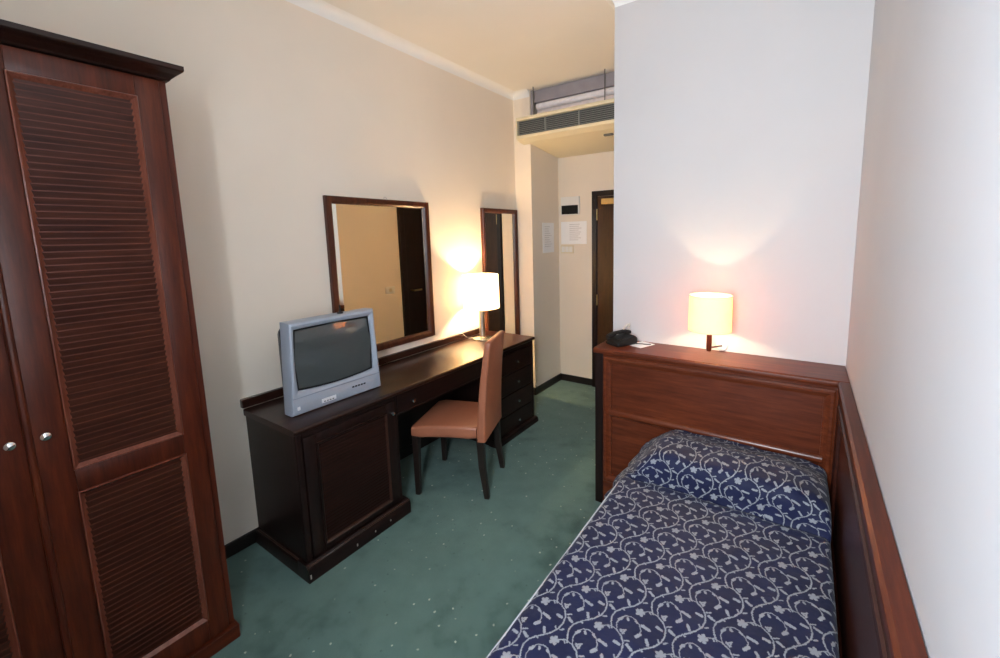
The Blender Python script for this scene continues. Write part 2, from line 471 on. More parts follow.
# entrance door on the back wall
DX0, DX1, DZ = .582, 1.405, 2.02
m = MB()
m.box(DX0, DX0 + .052, Y2 - .035, Y2, 0, DZ, .004).box(DX1 - .052, DX1, Y2 - .035, Y2, 0, DZ, .004).box(DX0 + .052, DX1 - .052, Y2 - .035, Y2, DZ - .05, DZ, .004)
door = struct(m.build('door_1', M['drk_z']))
MB().box(DX0 + .055, DX1 - .055, Y2 - .018, Y2 - .001, .006, DZ - .053).build('door_leaf', M['doorwood'], door)
m = MB()
for z in (1.79, .93, .28): m.lathe([(.007, -.055), (.007, .055)], (DX0 + .054, Y2 - .026, z), 12)
m.build('hinge', M['brass'], door)
m = MB(); m.box(.70, .95, Y2 - .075, Y2 - .018, 1.885, 1.94, .006); m.build('door_closer', M['brass'], door)
m = MB(); m.tube([(1.30, Y2 - .02, 1.0), (1.30, Y2 - .07, 1.0), (1.19, Y2 - .07, 1.0)], .010, 10); m.build('door_handle', M['brass'], door)
# bathroom door in the corridor's right wall (seen in the large mirror)
m = MB(); y0, y1 = 3.47, 4.255
m.box(XP - .035, XP, y0, y0 + .07, 0, 2.0, .004).box(XP - .035, XP, y1 - .02, y1, 0, 2.0, .004).box(XP - .035, XP, y0 + .07, y1 - .02, 1.93, 2.0, .004)
door2 = struct(m.build('door_2', M['drk_z']))
MB().box(XP - .018, XP - .001, y0 + .072, y1 - .022, .006, 1.928).build('door_leaf', M['drk_z'], door2)
MB().tube([(XP - .02, y0 + .13, 1.0), (XP - .065, y0 + .13, 1.0), (XP - .065, y0 + .24, 1.0)], .010, 10).build('door_handle', M['brass'], door2)

# ------------------------------------------------------------------ wardrobe
B = (.28, .51, 0)
wr = thing('wardrobe', 'tall reddish mahogany wardrobe with louvered double doors on the left', 'wardrobe', B)
m = MB(B); YL, YR, ZT = .056, .940, 2.152
m.box(.02, .512, YL, YL + .022, .0, ZT).box(.02, .512, YR - .022, YR, .0, ZT).box(.02, .04, YL, YR, .0, ZT).box(.02, .512, YL + .02, YR - .02, ZT - .02, ZT).box(.02, .50, YL + .02, YR - .02, .05, .075)
m.build('carcass', M['red_z'], wr)
m = MB(B); m.box(.49, .545, YL - .006, YR + .006, 0, .058, .004).box(.02, .49, YR - .02, YR + .006, 0, .058, .003).box(.02, .49, YL - .006, YL + .02, 0, .058, .003); m.build('plinth', M['red_y'], wr)
# cornice, mitred at both ends
prof = [(0, 2.150), (.004, 2.150), (.010, 2.155), (.034, 2.166), (.058, 2.173), (.062, 2.177), (.062, 2.191), (0, 2.191)]
m = MB(B); loops = []
for h, z in prof:
    k = h * .42
    loops.append([m.bm.verts.new(p) for p in ((.02, YL - k, z), (.532 + h, YL - k, z), (.532 + h, YR + k + .004, z), (.02, YR + k + .004, z))])
for a, b in zip(loops, loops[1:]):
    for i in range(3): m.bm.faces.new((a[i], a[i + 1], b[i + 1], b[i]))
m.bm.faces.new(loops[-1]); m.bm.faces.new(loops[0][::-1])
m.bm.faces.new([l[0] for l in loops]); m.bm.faces.new([l[3] for l in loops][::-1])
m.build('cornice', M['corn'], wr)
def slats(m, x0, x1, y0, y1, z0, z1, pitch, th=.005):
    """tilted slats filling an opening facing +x"""
    n = max(1, round((z1 - z0) / pitch)); p = (z1 - z0) / n
    for i in range(n):
        z = z0 + i * p
        m.prism([(x1, z + p - th), (x1, z + p), (x0, z - p * .2 + th), (x0, z - p * .2)], 'y', y0, y1)
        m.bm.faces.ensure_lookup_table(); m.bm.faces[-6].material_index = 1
    m.box(x0 - .004, x0, y0, y1, z0 - .004, z1 + .004)
for sgn, (a, b) in ((1, (.4995, .916)), (-1, (.080, .4965))):
    ia, ib = (a + .083, b - .066) if sgn > 0 else (a + .066, b - .083)
    x0, x1 = .508, .532
    m = MB(B)
    z0, z1 = .062, 2.145; ops = [(.153, .832), (.912, 2.075)]
    m.box(x0, x1, a, ia, z0, z1, .004).box(x0, x1, ib, b, z0, z1, .004)
    for r0, r1 in ((z0, .153), (.832, .912), (2.075, z1)): m.box(x0, x1, ia - .001, ib + .001, r0, r1, .0025)
    for q0, q1 in ops:   # bead round each opening
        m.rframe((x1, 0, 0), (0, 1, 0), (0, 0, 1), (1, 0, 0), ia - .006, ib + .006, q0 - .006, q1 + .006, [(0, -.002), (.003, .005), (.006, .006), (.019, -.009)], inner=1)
    if sgn > 0:          # round astragal on the meeting edge
        m.tube([(x1 + .002, a + .004, z0), (x1 + .002, a + .004, z1)], .009, 10)
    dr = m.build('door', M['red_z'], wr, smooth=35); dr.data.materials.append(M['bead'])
    for q0, q1 in ops:
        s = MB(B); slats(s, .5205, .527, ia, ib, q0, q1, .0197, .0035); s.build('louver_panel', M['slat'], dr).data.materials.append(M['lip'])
    yk = .5335 if sgn > 0 else .4665
    MB(B).lathe([(.006, 0), (.005, .012), (.008, .016), (.012, .022), (.0115, .028), (.006, .032), (0, .033)], (x1, yk, 1.045), 20, 'x').build('knob', M['chrome'], dr, smooth=40)

# ------------------------------------------------------------------ desk
B = (.26, 2.24, 0)
dk = thing('writing_desk', 'long dark mahogany desk with louvered cupboard and four-drawer pedestal', 'desk', B)
m = MB(B); x1 = .5175
m.prism([(.033, .718), (.500, .718), (.511, .722), (.5175, .731), (.5175, .740), (.512, .748), (.504, .750), (.033, .750)], 'y', 1.242, 3.249)
m.build('desktop', M['top'], dk, smooth=30)
m = MB(B); m.box(.001, .030, 1.242, 3.19, .751, .797, .005); m.build('upstand', M['top'], dk)
# cupboard
m = MB(B)
m.box(.018, .486, 1.256, 1.278, 0, .718).box(.018, .486, 1.800, 1.818, 0, .718).box(.018, .036, 1.278, 1.80, 0, .718).box(.036, .486, 1.278, 1.80, .06, .08)
m.box(.470, .497, 1.254, 1.284, .07, .718, .006).box(.470, .497, 1.803, 1.820, .07, .718, .003).box(.470, .497, 1.284, 1.803, .694, .718, .002)
cb = m.build('cupboard_body', M['drk_z'], dk)
m = MB(B); pr = [(0, 0), (.532, 0), (.532, .064), (.528, .072), (.518, .078), (.512, .084), (0, .084)]
m.prism([(x if x > 0 else .440, z) for x, z in pr], 'y', 1.238, 1.845)
m.prism([(1.238, 0), (1.238, .064), (1.242, .072), (1.250, .078), (1.256, .084), (1.275, .084), (1.275, 0)], 'x', .018, .440)
m.build('plinth', M['drk_y'], dk, smooth=30)
m = MB(B); m.tube([(.040, 1.2468, .0775), (.5225, 1.2468, .0775), (.5225, 1.845, .0775)], .0045, 8); m.build('plinth_moulding_highlight', M['dbead'], dk, smooth=60)  # added strip, lightened to paint the plinth moulding's highlight
for y, z, h in ((1.245, .03, .022), (1.49, .028, .014), (1.60, .034, .010), (1.70, .036, .009)): MB(B).box(.5318, .5326, y, y + .006, z - h / 2, z + h / 2).build('scuff_mark', M['scuff'], dk)
def louver_door(y0, y1, z0, z1):
    x0, x1 = .482, .502; st = .062
    ia, ib, za, zb = y0 + st, y1 - st + .004, z0 + .034, z1 - .05
    m = MB(B)
    m.box(x0, x1, y0, ia, z0, z1, .003).box(x0, x1, ib, y1, z0, z1, .003).box(x0, x1, ia, ib, z0, za, .002).box(x0, x1, ia, ib, zb, z1, .002)
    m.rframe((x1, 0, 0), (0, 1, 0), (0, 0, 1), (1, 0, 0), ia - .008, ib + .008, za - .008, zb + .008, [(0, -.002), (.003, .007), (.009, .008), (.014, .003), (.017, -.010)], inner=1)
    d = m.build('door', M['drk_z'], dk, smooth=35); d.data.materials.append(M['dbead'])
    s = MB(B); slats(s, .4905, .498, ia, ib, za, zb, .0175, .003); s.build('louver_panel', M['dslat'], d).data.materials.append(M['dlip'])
    MB(B).lathe([(.005, 0), (.005, .010), (.011, .016), (.010, .022), (0, .024)], (x1, y1 - .026, z1 - .06), 18, 'x').build('knob', M['chrome'], d, smooth=40)
louver_door(1.287, 1.801, .088, .692)
# kneehole drawer and back panel
m = MB(B); m.box(.30, .487, 1.824, 2.693, .590, .600).box(.06, .08, 1.819, 2.697, .12, .60).box(.30, .485, 1.819, 1.826, .59, .717).box(.30, .485, 2.690, 2.697, .59, .717).box(.30, .31, 1.826, 2.69, .60, .717)
m.build('kneehole_panel', M['drk_y'], dk)
dw = MB(B).box(.470, .490, 1.828, 2.688, .602, .714, .003).build('drawer', M['drk_y'], dk)
for y in (1.935, 2.58): MB(B).lathe([(.005, 0), (.005, .010), (.011, .016), (.010, .022), (0, .024)], (.490, y, .648), 18, 'x').build('knob', M['chrome'], dw, smooth=40)
# drawer pedestal
m = MB(B)
m.box(.036, .486, 2.699, 2.718, 0, .718).box(.036, .486, 3.226, 3.244, 0, .718).box(.036, .050, 2.718, 3.226, 0, .718).box(.470, .497, 2.699, 2.722, .03, .718, .003).box(.470, .497, 3.222, 3.247, .03, .718, .004).box(.470, .494, 2.722, 3.222, .69, .718)
m.build('pedestal_body', M['drk_z'], dk)
m = MB(B); m.prism([(.440, 0), (.531, 0), (.531, .030), (.524, .040), (.512, .046), (.440, .046)], 'y', 2.690, 3.254)
m.prism([(3.226, 0), (3.254, 0), (3.254, .03), (3.250, .040), (3.2445, .046), (3.226, .046)], 'x', .036, .440); m.build('plinth', M['drk_y'], dk)
for i, zc in enumerate((.600, .437, .272, .110)):
    dw = MB(B).box(.476, .498, 2.726, 3.218, max(.048, zc - .077), zc + .080, .006).build('drawer', M['drk_y'], dk)
    MB(B).lathe([(.005, 0), (.005, .010), (.011, .016), (.010, .022), (0, .024)], (.498, 3.0, zc), 18, 'x').build('knob', M['chrome'], dw, smooth=40)

# ------------------------------------------------------------------ mirrors
MPROF = [(0, 0), (0, .026), (.004, .030), (.030, .030), (.040, .026), (.046, .020), (.052, .014), (.052, .006)]
def mirror(name, label, y0, y1, z0, z1, wf):
    B = (.001, (y0 + y1) / 2, z0)
    r = thing(name, label, 'mirror', B)
    k = wf / .052
    m = MB(B); m.rframe((.001, 0, 0), (0, 1, 0), (0, 0, 1), (1, 0, 0), y0, y1, z0, z1, [(w * k, h) for w, h in MPROF]); m.build('frame', M['frame'], r, smooth=25)
    m = MB(B); m.box(.001, .007, y0 + wf - .004, y1 - wf + .004, z0 + wf - .004, z1 - wf + .004); m.build('mirror_glass', M['mirror'], r)
    return r, B
r, B = mirror('wall_mirror', 'large wood-framed mirror on the wall above the desk, behind the television', 1.783, 2.588, .848, 1.857, .045)
m = MB(B); m.tube([(.006, 2.22 + .012 * math.cos(a), 1.862 + .012 * math.sin(a)) for a in [math.pi * k / 8 for k in range(9)]], .002, 6); m.build('hanging_hook', M['steel'], r)
r, B = mirror('narrow_wall_mirror', 'tall narrow wood-framed mirror at the far end of the desk, behind the lamp', 3.213, 3.738, .54, 1.846, .040)

# ------------------------------------------------------------------ television
TY, TX = 1.567, .376
B = (TX, TY, .7515)
tv = thing('television', 'silver box television with dark screen on the desk', 'television', B, math.radians(-1.5))
hb, ht, zt = .250, .232, .458
def bez(z):  # half width at height z
    return hb + (ht - hb) * z / zt
m = MB()
# front frame: outer trapezoid, inner opening with bowed sides
NS = 12
def ring(outer, x, gx=0.0):
    pts = []
    if outer:
        c = [(-hb + gx, gx), (hb - gx, gx), (ht - gx, zt - gx), (-ht + gx, zt - gx)]
        for i in range(4):
            a, b = c[i], c[(i + 1) % 4]
            for k in range(NS):
                f = k / NS; pts.append(Vector((x, a[0] + (b[0] - a[0]) * f, a[1] + (b[1] - a[1]) * f)))
    else:
        c = [(-.207 - gx, .118 - gx), (.207 + gx, .118 - gx), (.202 + gx, .420 + gx), (-.202 - gx, .420 + gx)]
        bow = [(0, -.014), (.006, 0), (0, .003), (-.006, 0)]
        for i in range(4):
            a, b = c[i], c[(i + 1) % 4]
            for k in range(NS):
                f = k / NS; w = 4 * f * (1 - f)
                pts.append(Vector((x, a[0] + (b[0] - a[0]) * f + bow[i][0] * w, a[1] + (b[1] - a[1]) * f + bow[i][1] * w)))
    return [m.bm.verts.new(p) for p in pts]
rings = [ring(True, -.085, .004), ring(True, -.080, 0), ring(True, -.012, 0), ring(True, -.003, .006), ring(True, 0, .014), ring(False, -.002, .016), ring(False, -.010, .004), ring(False, -.022, 0)]
for a, b in zip(rings, rings[1:]):
    n = len(a)
    for i in range(n): m.bm.faces.new((a[i], a[(i + 1) % n], b[(i + 1) % n], b[i]))
m.build('front_bezel', M['tvsilver'], tv, smooth=35)
m = MB()   # bulging tube glass
nx, nz = 24, 18; G = []
for j in range(nz + 1):
    row = []
    for i in range(nx + 1):
        u, v = i / nx * 2 - 1, j / nz * 2 - 1
        y = u * (.221 + .004 * (1 - v * v)); z = .269 + v * .166 - .010 * (1 - u * u) * (v < 0) + .004 * (1 - u * u) * (v > 0)
        row.append(m.bm.verts.new((-.034 + .010 * (1 - u * u) + .0125 * (1 - v * v), y, z)))
    G.append(row)
for j in range(nz):
    for i in range(nx): m.bm.faces.new((G[j][i], G[j][i + 1], G[j + 1][i + 1], G[j + 1][i]))
m.build('screen', M['screen'], tv, smooth=60)
m = MB()   # black mask round the glass
mk = [ring(False, -.0195, 0), ring(False, -.0215, -.008)]
for i in range(len(mk[0])): m.bm.faces.new((mk[0][i], mk[0][(i + 1) % len(mk[0])], mk[1][(i + 1) % len(mk[0])], mk[1][i]))
m.build('screen_surround', M['black'], tv)
m = MB()   # tapering back shell
m.loft([((-.083, 0, .225), (0, .238, 0), (0, 0, .215)), ((-.13, 0, .220), (0, .225, 0), (0, 0, .200)), ((-.22, 0, .205), (0, .175, 0), (0, 0, .175)), ((-.335, 0, .180), (0, .120, 0), (0, 0, .130))], .03)
m.build('back_shell', M['tvdark'], tv, smooth=40)
for y in (-.2, .2): MB().box(-.05, -.02, y - .02, y + .02, -.001, .004).build('foot', M['black'], tv)
m = MB(); m.box(-.002, .0022, -.243, -.001 + .243, .086, .0885); m.build('seam', M['tvseam'], tv)
m = MB()
for k in range(4): m.box(-.001, .004, -.098 + k * .017, -.087 + k * .017, .028, .034, .001)
m.box(-.001, .0025, -.105, -.028, .022, .044, .001); m.build('control_flap', M['silvermark'], tv)
for k in range(4):
    MB().box(0, .005, -.095 + k * .015, -.086 + k * .015, .027, .032, .001).build('button', M['tvdark'], tv)
for k in range(5):
    MB().box(-.001, .004, .066 + k * .017, .077 + k * .017, .050 - .0002 * k, .057 - .0002 * k, .001).build('socket', M['black'], tv)
MB().box(-.001, .003, -.226, -.212, .026, .044, .003).build('power_button', M['silvermark'], tv)
m = MB(); m.lathe([(.016, 0), (.014, .008), (.006, .010), (.0045, .016), (.0045, .045), (0, .046)], (-.04, .055, zt - .001), 14); m.build('antenna_base', M['black'], tv)

# ------------------------------------------------------------------ lamps
def add_light(name, loc, power, col, rad, parent=None):
    l = bpy.data.lights.new(name, 'POINT'); l.energy = power; l.color = col; l.shadow_soft_size = rad
    o = bpy.data.objects.new(name, l); COL.objects.link(o); o.location = loc
    if parent is not None: o.parent = parent
    return o
def shade(m, R, z0, z1, Rt=None, th=.0018):
    Rt = Rt or R
    m.lathe([(R, z0), (Rt, z1), (Rt - th, z1), (R - th, z0), (R, z0)], (0, 0, 0), 64, cap=False)
    # close the ring
    return m
LX, LY = .168, 2.985
dl = thing('desk_lamp', 'desk lamp with white drum shade and brushed metal stem, lit, on the desk', 'lamp', (LX, LY, .750))
MB().lathe([(.080, .0005), (.084, .004), (.082, .009), (.066, .013), (.030, .016), (.027, .020), (0, .020)], (0, 0, 0), 48).build('base', M['palemetal'], dl, smooth=40)
MB().lathe([(.0245, .018), (.0245, .300), (.020, .304), (0, .304)], (0, 0, 0), 32).build('stem', M['steel'], dl, smooth=40)
m = MB(); shade(m, .150, .262, .538, .146); m.bm.faces.ensure_lookup_table(); m.build('lamp_shade', M['shade_desk'], dl, smooth=50)
m = MB()
for k in range(3):
    a = 2 * math.pi * k / 3 + .4
    m.tube([(0, 0, .335), (.147 * math.cos(a), .147 * math.sin(a), .335)], .0018, 6)
m.lathe([(.017, .302), (.017, .345), (0, .345)], (0, 0, 0), 16); m.build('shade_carrier', M['steel'], dl)
MB().lathe([(.006, .345), (.014, .355), (.026, .385), (.027, .400), (.018, .420), (0, .428)], (0, 0, 0), 20).build('bulb', M['bulb'], dl, smooth=60)
m = MB(); m.tube([(-.075, -.02, .006), (-.10, -.06, .004), (-.125, -.085, .03), (-.132, -.10, .052), (-.150, -.115, .050)], .0022, 8); m.build('cord', M['plastic_cord'], dl)
add_light('desk_lamp_light', (0, 0, .395), 30.0, (1.0, .70, .38), .03, dl)

HZ = .955
bl = thing('wall_lamp', 'small lit wall lamp with cream drum shade and dark stem above the headboard ledge', 'lamp', (2.014, 2.556, .997))
MB().lathe([(.006, .0), (.011, .003), (.013, .010), (.013, .125), (0, .126)], (0, 0, 0), 24).build('stem', M['red_z'], bl, smooth=40)
m = MB(); m.tube([(0, .005, .018), (.016, .10, .003), (.032, .193, -.012)], .005, 10); m.build('arm', M['red_y'], bl, smooth=40)
MB().lathe([(.028, .2005), (.028, .196), (.022, .190), (0, .190)], (.032, 0, -.012), 24, 'y').build('wall_plate', M['wplastic'], bl, smooth=40)
R, Z0, Z1 = .100, .110, .288
m = MB(); shade(m, R, Z0, Z1); m.build('lamp_shade', M['shade_bed'], bl, smooth=50)
for z in (Z0 + .001, Z1 - .001):
    m = MB(); m.lathe([(R - .003, z - .0018), (R + .0012, z - .0018), (R + .0012, z + .0018), (R - .003, z + .0018), (R - .003, z - .0018)], (0, 0, 0), 64, cap=False)
    m.build('shade_trim', M['acream'], bl, smooth=40)
m = MB()
for k in range(3):
    a = 2 * math.pi * k / 3 + .9
    m.tube([(0, 0, .122), (R * .985 * math.cos(a), R * .985 * math.sin(a), .122)], .0016, 6)
m.lathe([(.014, .112), (.014, .130), (0, .130)], (0, 0, 0), 16); m.build('shade_carrier', M['steel'], bl)
MB().lathe([(.006, .130), (.012, .136), (.020, .154), (.020, .162), (.012, .176), (0, .181)], (0, 0, 0), 20).build('bulb', M['bulb'], bl, smooth=60)
add_light('wall_lamp_light', (.0, 0, .158), 4.6, (1.0, .76, .46), .012, bl)

# ------------------------------------------------------------------ chair
F = Vector((-.931, -.365, 0)).normalized()
ang = math.atan2(F.y, F.x)
ch = thing('dining_chair', 'brown leather chair with high back and dark legs, pulled up to the desk', 'chair', (.562, 2.265, 0), ang)
# local: +x forward, y left
m = MB(); secs = []
for k in range(9):                           # seat cushion, wider at the front, lower face arched
    f = k / 8; x = -.168 + .408 * f
    lo = .372 + .012 * math.sin(math.pi * f); hi = .462 - .006 * f - .004 * (2 * f - 1) ** 2
    e = .008 if k in (0, 8) else 0
    secs.append(((x, 0, (lo + hi) / 2), (0, .188 + .036 * f - e, 0), (0, 0, (hi - lo) / 2 - e)))
m.loft(secs, .018, 4); m.build('seat', M['leather'], ch, smooth=40)
m = MB(); secs = []
for k in range(15):                          # upholstered back, gently raked and curved
    f = k / 14; z = .366 + .606 * f
    x = -.198 - .014 * f - .042 * f * f
    th = .028 - .009 * f; w = .190 - .026 * f
    secs.append(((x, 0, z), (th, 0, 0), (0, w, 0)))
secs.append(((x - .001, 0, .978), (th * .85, 0, 0), (0, w - .004, 0)))
secs.append(((x - .001, 0, .981), (th * .5, 0, 0), (0, w - .010, 0)))
m.loft(secs, .012, 4); m.build('backrest', M['leather'], ch, smooth=45)
for q in (-1, 1):
    y = q * .200
    MB().loft([((.216, y, .385), (.021, 0, 0), (0, .021, 0)), ((.220, y * 1.02, .0), (.015, 0, 0), (0, .015, 0))], .004, 2).build('leg', M['legwood'], ch)
    y = q * .168
    MB().loft([((-.190, y, .385), (.022, 0, 0), (0, .021, 0)), ((-.196, y, .20), (.020, 0, 0), (0, .019, 0)), ((-.222, y * 1.05, .0), (.015, 0, 0), (0, .015, 0))], .004, 2).build('leg', M['legwood'], ch)
m = MB(); m.loft([((-.17, -.155, .382), (0, .008, 0), (0, 0, .010)), ((.20, -.188, .384), (0, .008, 0), (0, 0, .010))]).loft([((-.17, .155, .382), (0, .008, 0), (0, 0, .010)), ((.20, .188, .384), (0, .008, 0), (0, 0, .010))]).box(.197, .213, -.192, .192, .368, .390); m.build('seat_frame', M['legwood'], ch)

# ------------------------------------------------------------------ bed unit
B = (2.0, 1.6, 0)
bed = thing('bed', 'single bed with mahogany panelled headboard and matching side panel along the wall', 'bed', B)
X0, X2, HY = 1.412, 2.551, 2.497
m = MB(B)
m.box(X0 + .05, X0 + .10, HY + .006, HY + .03, 0, .904)
m.box(X0 + .05, W - .004, HY + .006, HY + .03, .878, HZ - .03)
m.box(2.50, W - .004, HY + .006, HY + .03, 0, .878)
m.box(X0 + .10, 2.50, HY + .006, HY + .03, 0, .20)
e_ = MB(B); e_.box(X0, X0 + .020, HY + .03, YP - .003, 0, HZ - .03).box(X0, X0 + .049, HY + .002, HY + .03, 0, HZ - .03, .003)
PF = [(0, 0), (.002, .010), (.010, .015), (.020, .014), (.030, .006), (.040, .002), (.044, -.012)]
m.rframe((0, HY + .008, 0), (1, 0, 0), (0, 0, 1), (0, -1, 0), X0 + .050, 2.545, .15, .912, PF)
hb_ = m.build('headboard', M['hbf'], bed, smooth=30)
e_.build('end_post', M['drk_z'], hb_)
m = MB(B); m.prism([(HY - .006, HZ - .030), (YP - .003, HZ - .030), (YP - .003, HZ), (HY - .002, HZ), (HY - .010, HZ - .006), (HY - .012, HZ - .016), (HY - .010, HZ - .026)], 'x', X0 - .004, W - .003); m.build('top_ledge', M['hb_x'], hb_, smooth=35)
MB(B).box(X0 + .09, 2.51, HY + .016, HY + .022, .598, .882).build('upper_panel', M['hb_x'], hb_)
MB(B).box(X0 + .09, 2.51, HY + .016, HY + .022, .18, .598).build('lower_panel', M['hb_x'], hb_)
m = MB(B); pr = [(HY + .020, .558), (HY + .004, .560), (HY - .004, .568), (HY - .008, .580), (HY - .004, .592), (HY + .004, .600), (HY + .020, .602)]
m.prism(pr, 'x', X0 + .088, 2.51); m.build('middle_rail', M['hbf'], hb_, smooth=40)
# side panel along the right wall
m = MB(B); YE = .36
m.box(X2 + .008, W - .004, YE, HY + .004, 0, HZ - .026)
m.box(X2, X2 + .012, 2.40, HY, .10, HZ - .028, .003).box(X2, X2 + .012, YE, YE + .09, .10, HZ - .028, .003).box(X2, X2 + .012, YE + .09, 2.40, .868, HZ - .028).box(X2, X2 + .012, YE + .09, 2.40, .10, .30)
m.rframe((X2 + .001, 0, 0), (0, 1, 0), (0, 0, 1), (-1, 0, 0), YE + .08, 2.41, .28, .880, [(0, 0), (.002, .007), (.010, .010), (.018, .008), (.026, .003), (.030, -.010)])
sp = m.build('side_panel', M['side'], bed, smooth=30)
m = MB(B); m.prism([(X2 - .006, HZ - .026), (W - .003, HZ - .026), (W - .003, HZ), (X2 + .002, HZ), (X2 - .006, HZ - .006), (X2 - .008, HZ - .014)], 'y', YE, HY - .013); m.build('top_rail', M['red_y'], sp, smooth=35)
m = MB(B); m.box(1.75, 2.515, .46, 2.465, .20, .462, .03, 3); m.build('mattress', M['wplastic'], bed)
m = MB(B); m.box(1.77, 2.515, .50, 2.465, .05, .198).box(1.78, 1.83, .52, .57, 0, .05).box(1.78, 1.83, 2.3, 2.35, 0, .05).box(2.44, 2.49, .52, .57, 0, .05).box(2.44, 2.49, 2.3, 2.35, 0, .05); m.build('bed_base', M['drk_y'], bed)

# bedspread: one continuous cloth
def sm(a, b, x):
    f = min(1, max(0, (x - a) / (b - a))); return f * f * (3 - 2 * f)
def pillow(x, y):
    cr = 2.075 + .018 * math.sin((x - 1.75) * 4.2) + .012 * noise.noise((x * 5, 3.1, 0))
    f = (y - cr) / (2.47 - cr)
    if f <= -.15: return 0.0
    rise = sm(-.02, .24, f) ** .55 if f > 0 else 0.0
    prof = rise * (1.0 - .36 * sm(.45, 1.0, f))
    gx = sm(1.752, 1.90, x) ** .75 * (.62 + .38 * sm(2.545, 2.40, x) ** .7)
    gx *= 1 - .05 * sm(2.0, 2.5, x)
    z = .130 * prof * gx
    z -= .016 * math.exp(-((f + .015) / .045) ** 2) * sm(1.74, 1.80, x)
    return z
ZB, XL, XR, YB, YT = .500, 1.742, 2.532, .44, 2.474
def across(s):          # arc length s -> (x, drop); s=0 at the left top edge line
    r = .028; q = r * math.pi / 2; top = XR - XL - 2 * r
    if s < 0: return XL - .004 - .05 * min(1, -s / .44) ** 1.0 * 0.6, r + (-s)
    if s < q: a = s / r; return XL + r - r * math.cos(a), r - r * math.sin(a)
    if s < q + top: return XL + r + (s - q), 0.0
    if s < 2 * q + top: a = (s - q - top) / r; return XR - r + r * math.sin(a), r - r * math.cos(a)
    return XR, r + (s - 2 * q - top)
SL, SR = -.425, (XR - XL - .056) + .088 + .16
TL, TR = .425, YT - YB
ns, nt = 150, 240
m = MB((2.1, 1.5, .48)); G = []; UVS = {}
vacc = {}
prev = None; arc = 0; ycl = []
for j in range(nt + 1):
    t_ = -TL + (TL + TR) * j / nt
    y = YB if t_ < 0 else YB + t_
    z = pillow(2.1, y)
    if prev is not None: arc += math.hypot(y - prev[0], z - prev[1]) if t_ > 0 else (TL + TR) / nt
    else: arc = 0
    ycl.append((y, max(0, -t_), arc)); prev = (y, z)
j0 = min(range(nt + 1), key=lambda j: abs(ycl[j][0] - 1.508))
aoff = ycl[j0][2] - 1.508
for j in range(nt + 1):
    y, dropt, ar = ycl[j]; row = []
    for i in range(ns + 1):
        s = SL + (SR - SL) * i / ns
        x, ds = across(s)
        z = ZB - max(ds, dropt)
        fall = max(ds, dropt)
        z += pillow(x, y) * math.exp(-ds * 7)
        yy = y - (.03 if dropt > 0 else 0) * sm(0, .05, dropt)
        cr = 2.075 + .018 * math.sin((x - 1.75) * 4.2) + .012 * noise.noise((x * 5, 3.1, 0))
        ff = (y - cr) / (2.47 - cr)
        if 0 < ff < .34 and fall < .06:     # the pillow front bulges out over the tucked fold
            yy -= (.040 + .016 * noise.noise((x * 8, 1.7, 4.0))) * math.sin(math.pi * ff / .34) * sm(1.752, 1.82, x)
        nz = noise.noise((x * 7, y * 7, z * 5))
        if y > 1.98 and fall < .03: z += .007 * noise.noise((x * 8, y * 20, 7.0)) * sm(1.98, 2.1, y) + .004 * noise.noise((x * 22, y * 12, 9.0)) * sm(1.98, 2.1, y)
        if fall < .03: z += .0035 * nz + .003 * noise.noise((x * 19, y * 15, 2.0))
        xx = x
        if ds > .03 and s < 0:
            w = sm(.03, .35, ds)
            xx -= w * (.012 + .020 * math.sin(y * 13.0 + 1.5 * noise.noise((y * 3, 0, 0))) * (.5 + .5 * w))
            pz = sm(1.85, 2.10, y)
            xx -= pz * sm(0, .12, ds) * (.050 + .030 * noise.noise((y * 16, ds * 9, 5)))
        z = max(z, .012)
        v = m.bm.verts.new((xx, yy, z)); UVS[v] = (s + XL + .012, ar - aoff); row.append(v)
    G.append(row)
uvl = m.bm.loops.layers.uv.new('UVMap')
for j in range(nt):
    for i in range(ns):
        f = m.bm.faces.new((G[j][i], G[j][i + 1], G[j + 1][i + 1], G[j + 1][i]))
        for l in f.loops: l[uvl].uv = UVS[l.vert]
# piped hem along the left edge is part of the cloth
sd = m.build('bedspread', M['spread'], None, smooth=80)
m = MB((2.1, 1.5, .48)); m.tube([(XL + .004, .47 + k * .05, ZB - .011 + .003 * noise.noise((XL * 7, (.47 + k * .05) * 7, 3.5))) for k in range(32)], .0032, 8); m.build('piping', M['pipingc'], sd, smooth=60).location = (0, 0, 0)
tag(sd, 'navy blue bedspread with pale scrolling vine pattern, covering bed and pillow', 'bedspread')

# ------------------------------------------------------------------ things on the headboard ledge
ph = thing('desk_phone', 'small black telephone on the left end of the headboard ledge', 'telephone', (1.520, 2.640, HZ), math.radians(-28))
m = MB(); m.loft([((0, -.074, .010), (.056, 0, 0), (0, 0, .009)), ((0, -.060, .016), (.060, 0, 0), (0, 0, .0155)), ((0, 0, .021), (.060, 0, 0), (0, 0, .0205)), ((0, .052, .027), (.058, 0, 0), (0, 0, .0265)), ((0, .070, .022), (.052, 0, 0), (0, 0, .020))], .010); m.build('body', M['black'], ph, smooth=40)
m = MB()
for a in range(3):
    for b in range(4): m.box(.004 + a * .016, .015 + a * .016, -.050 + b * .017, -.039 + b * .017, .031 + .0022 * b, .0375 + .0018 * b, .001)
m.build('keypad', M['black'], ph)
m = MB(); m.loft([((-.030, -.084, .046), (.016, 0, 0), (0, .002, .010)), ((-.030, -.056, .052), (.019, 0, 0), (0, 0, .014)), ((-.030, -.02, .064), (.014, 0, 0), (0, 0, .009)), ((-.030, .02, .066), (.014, 0, 0), (0, 0, .009)), ((-.030, .056, .060), (.019, 0, 0), (0, 0, .014)), ((-.030, .084, .056), (.016, 0, 0), (0, .002, .010))], .008); m.build('handset', M['black'], ph, smooth=40)
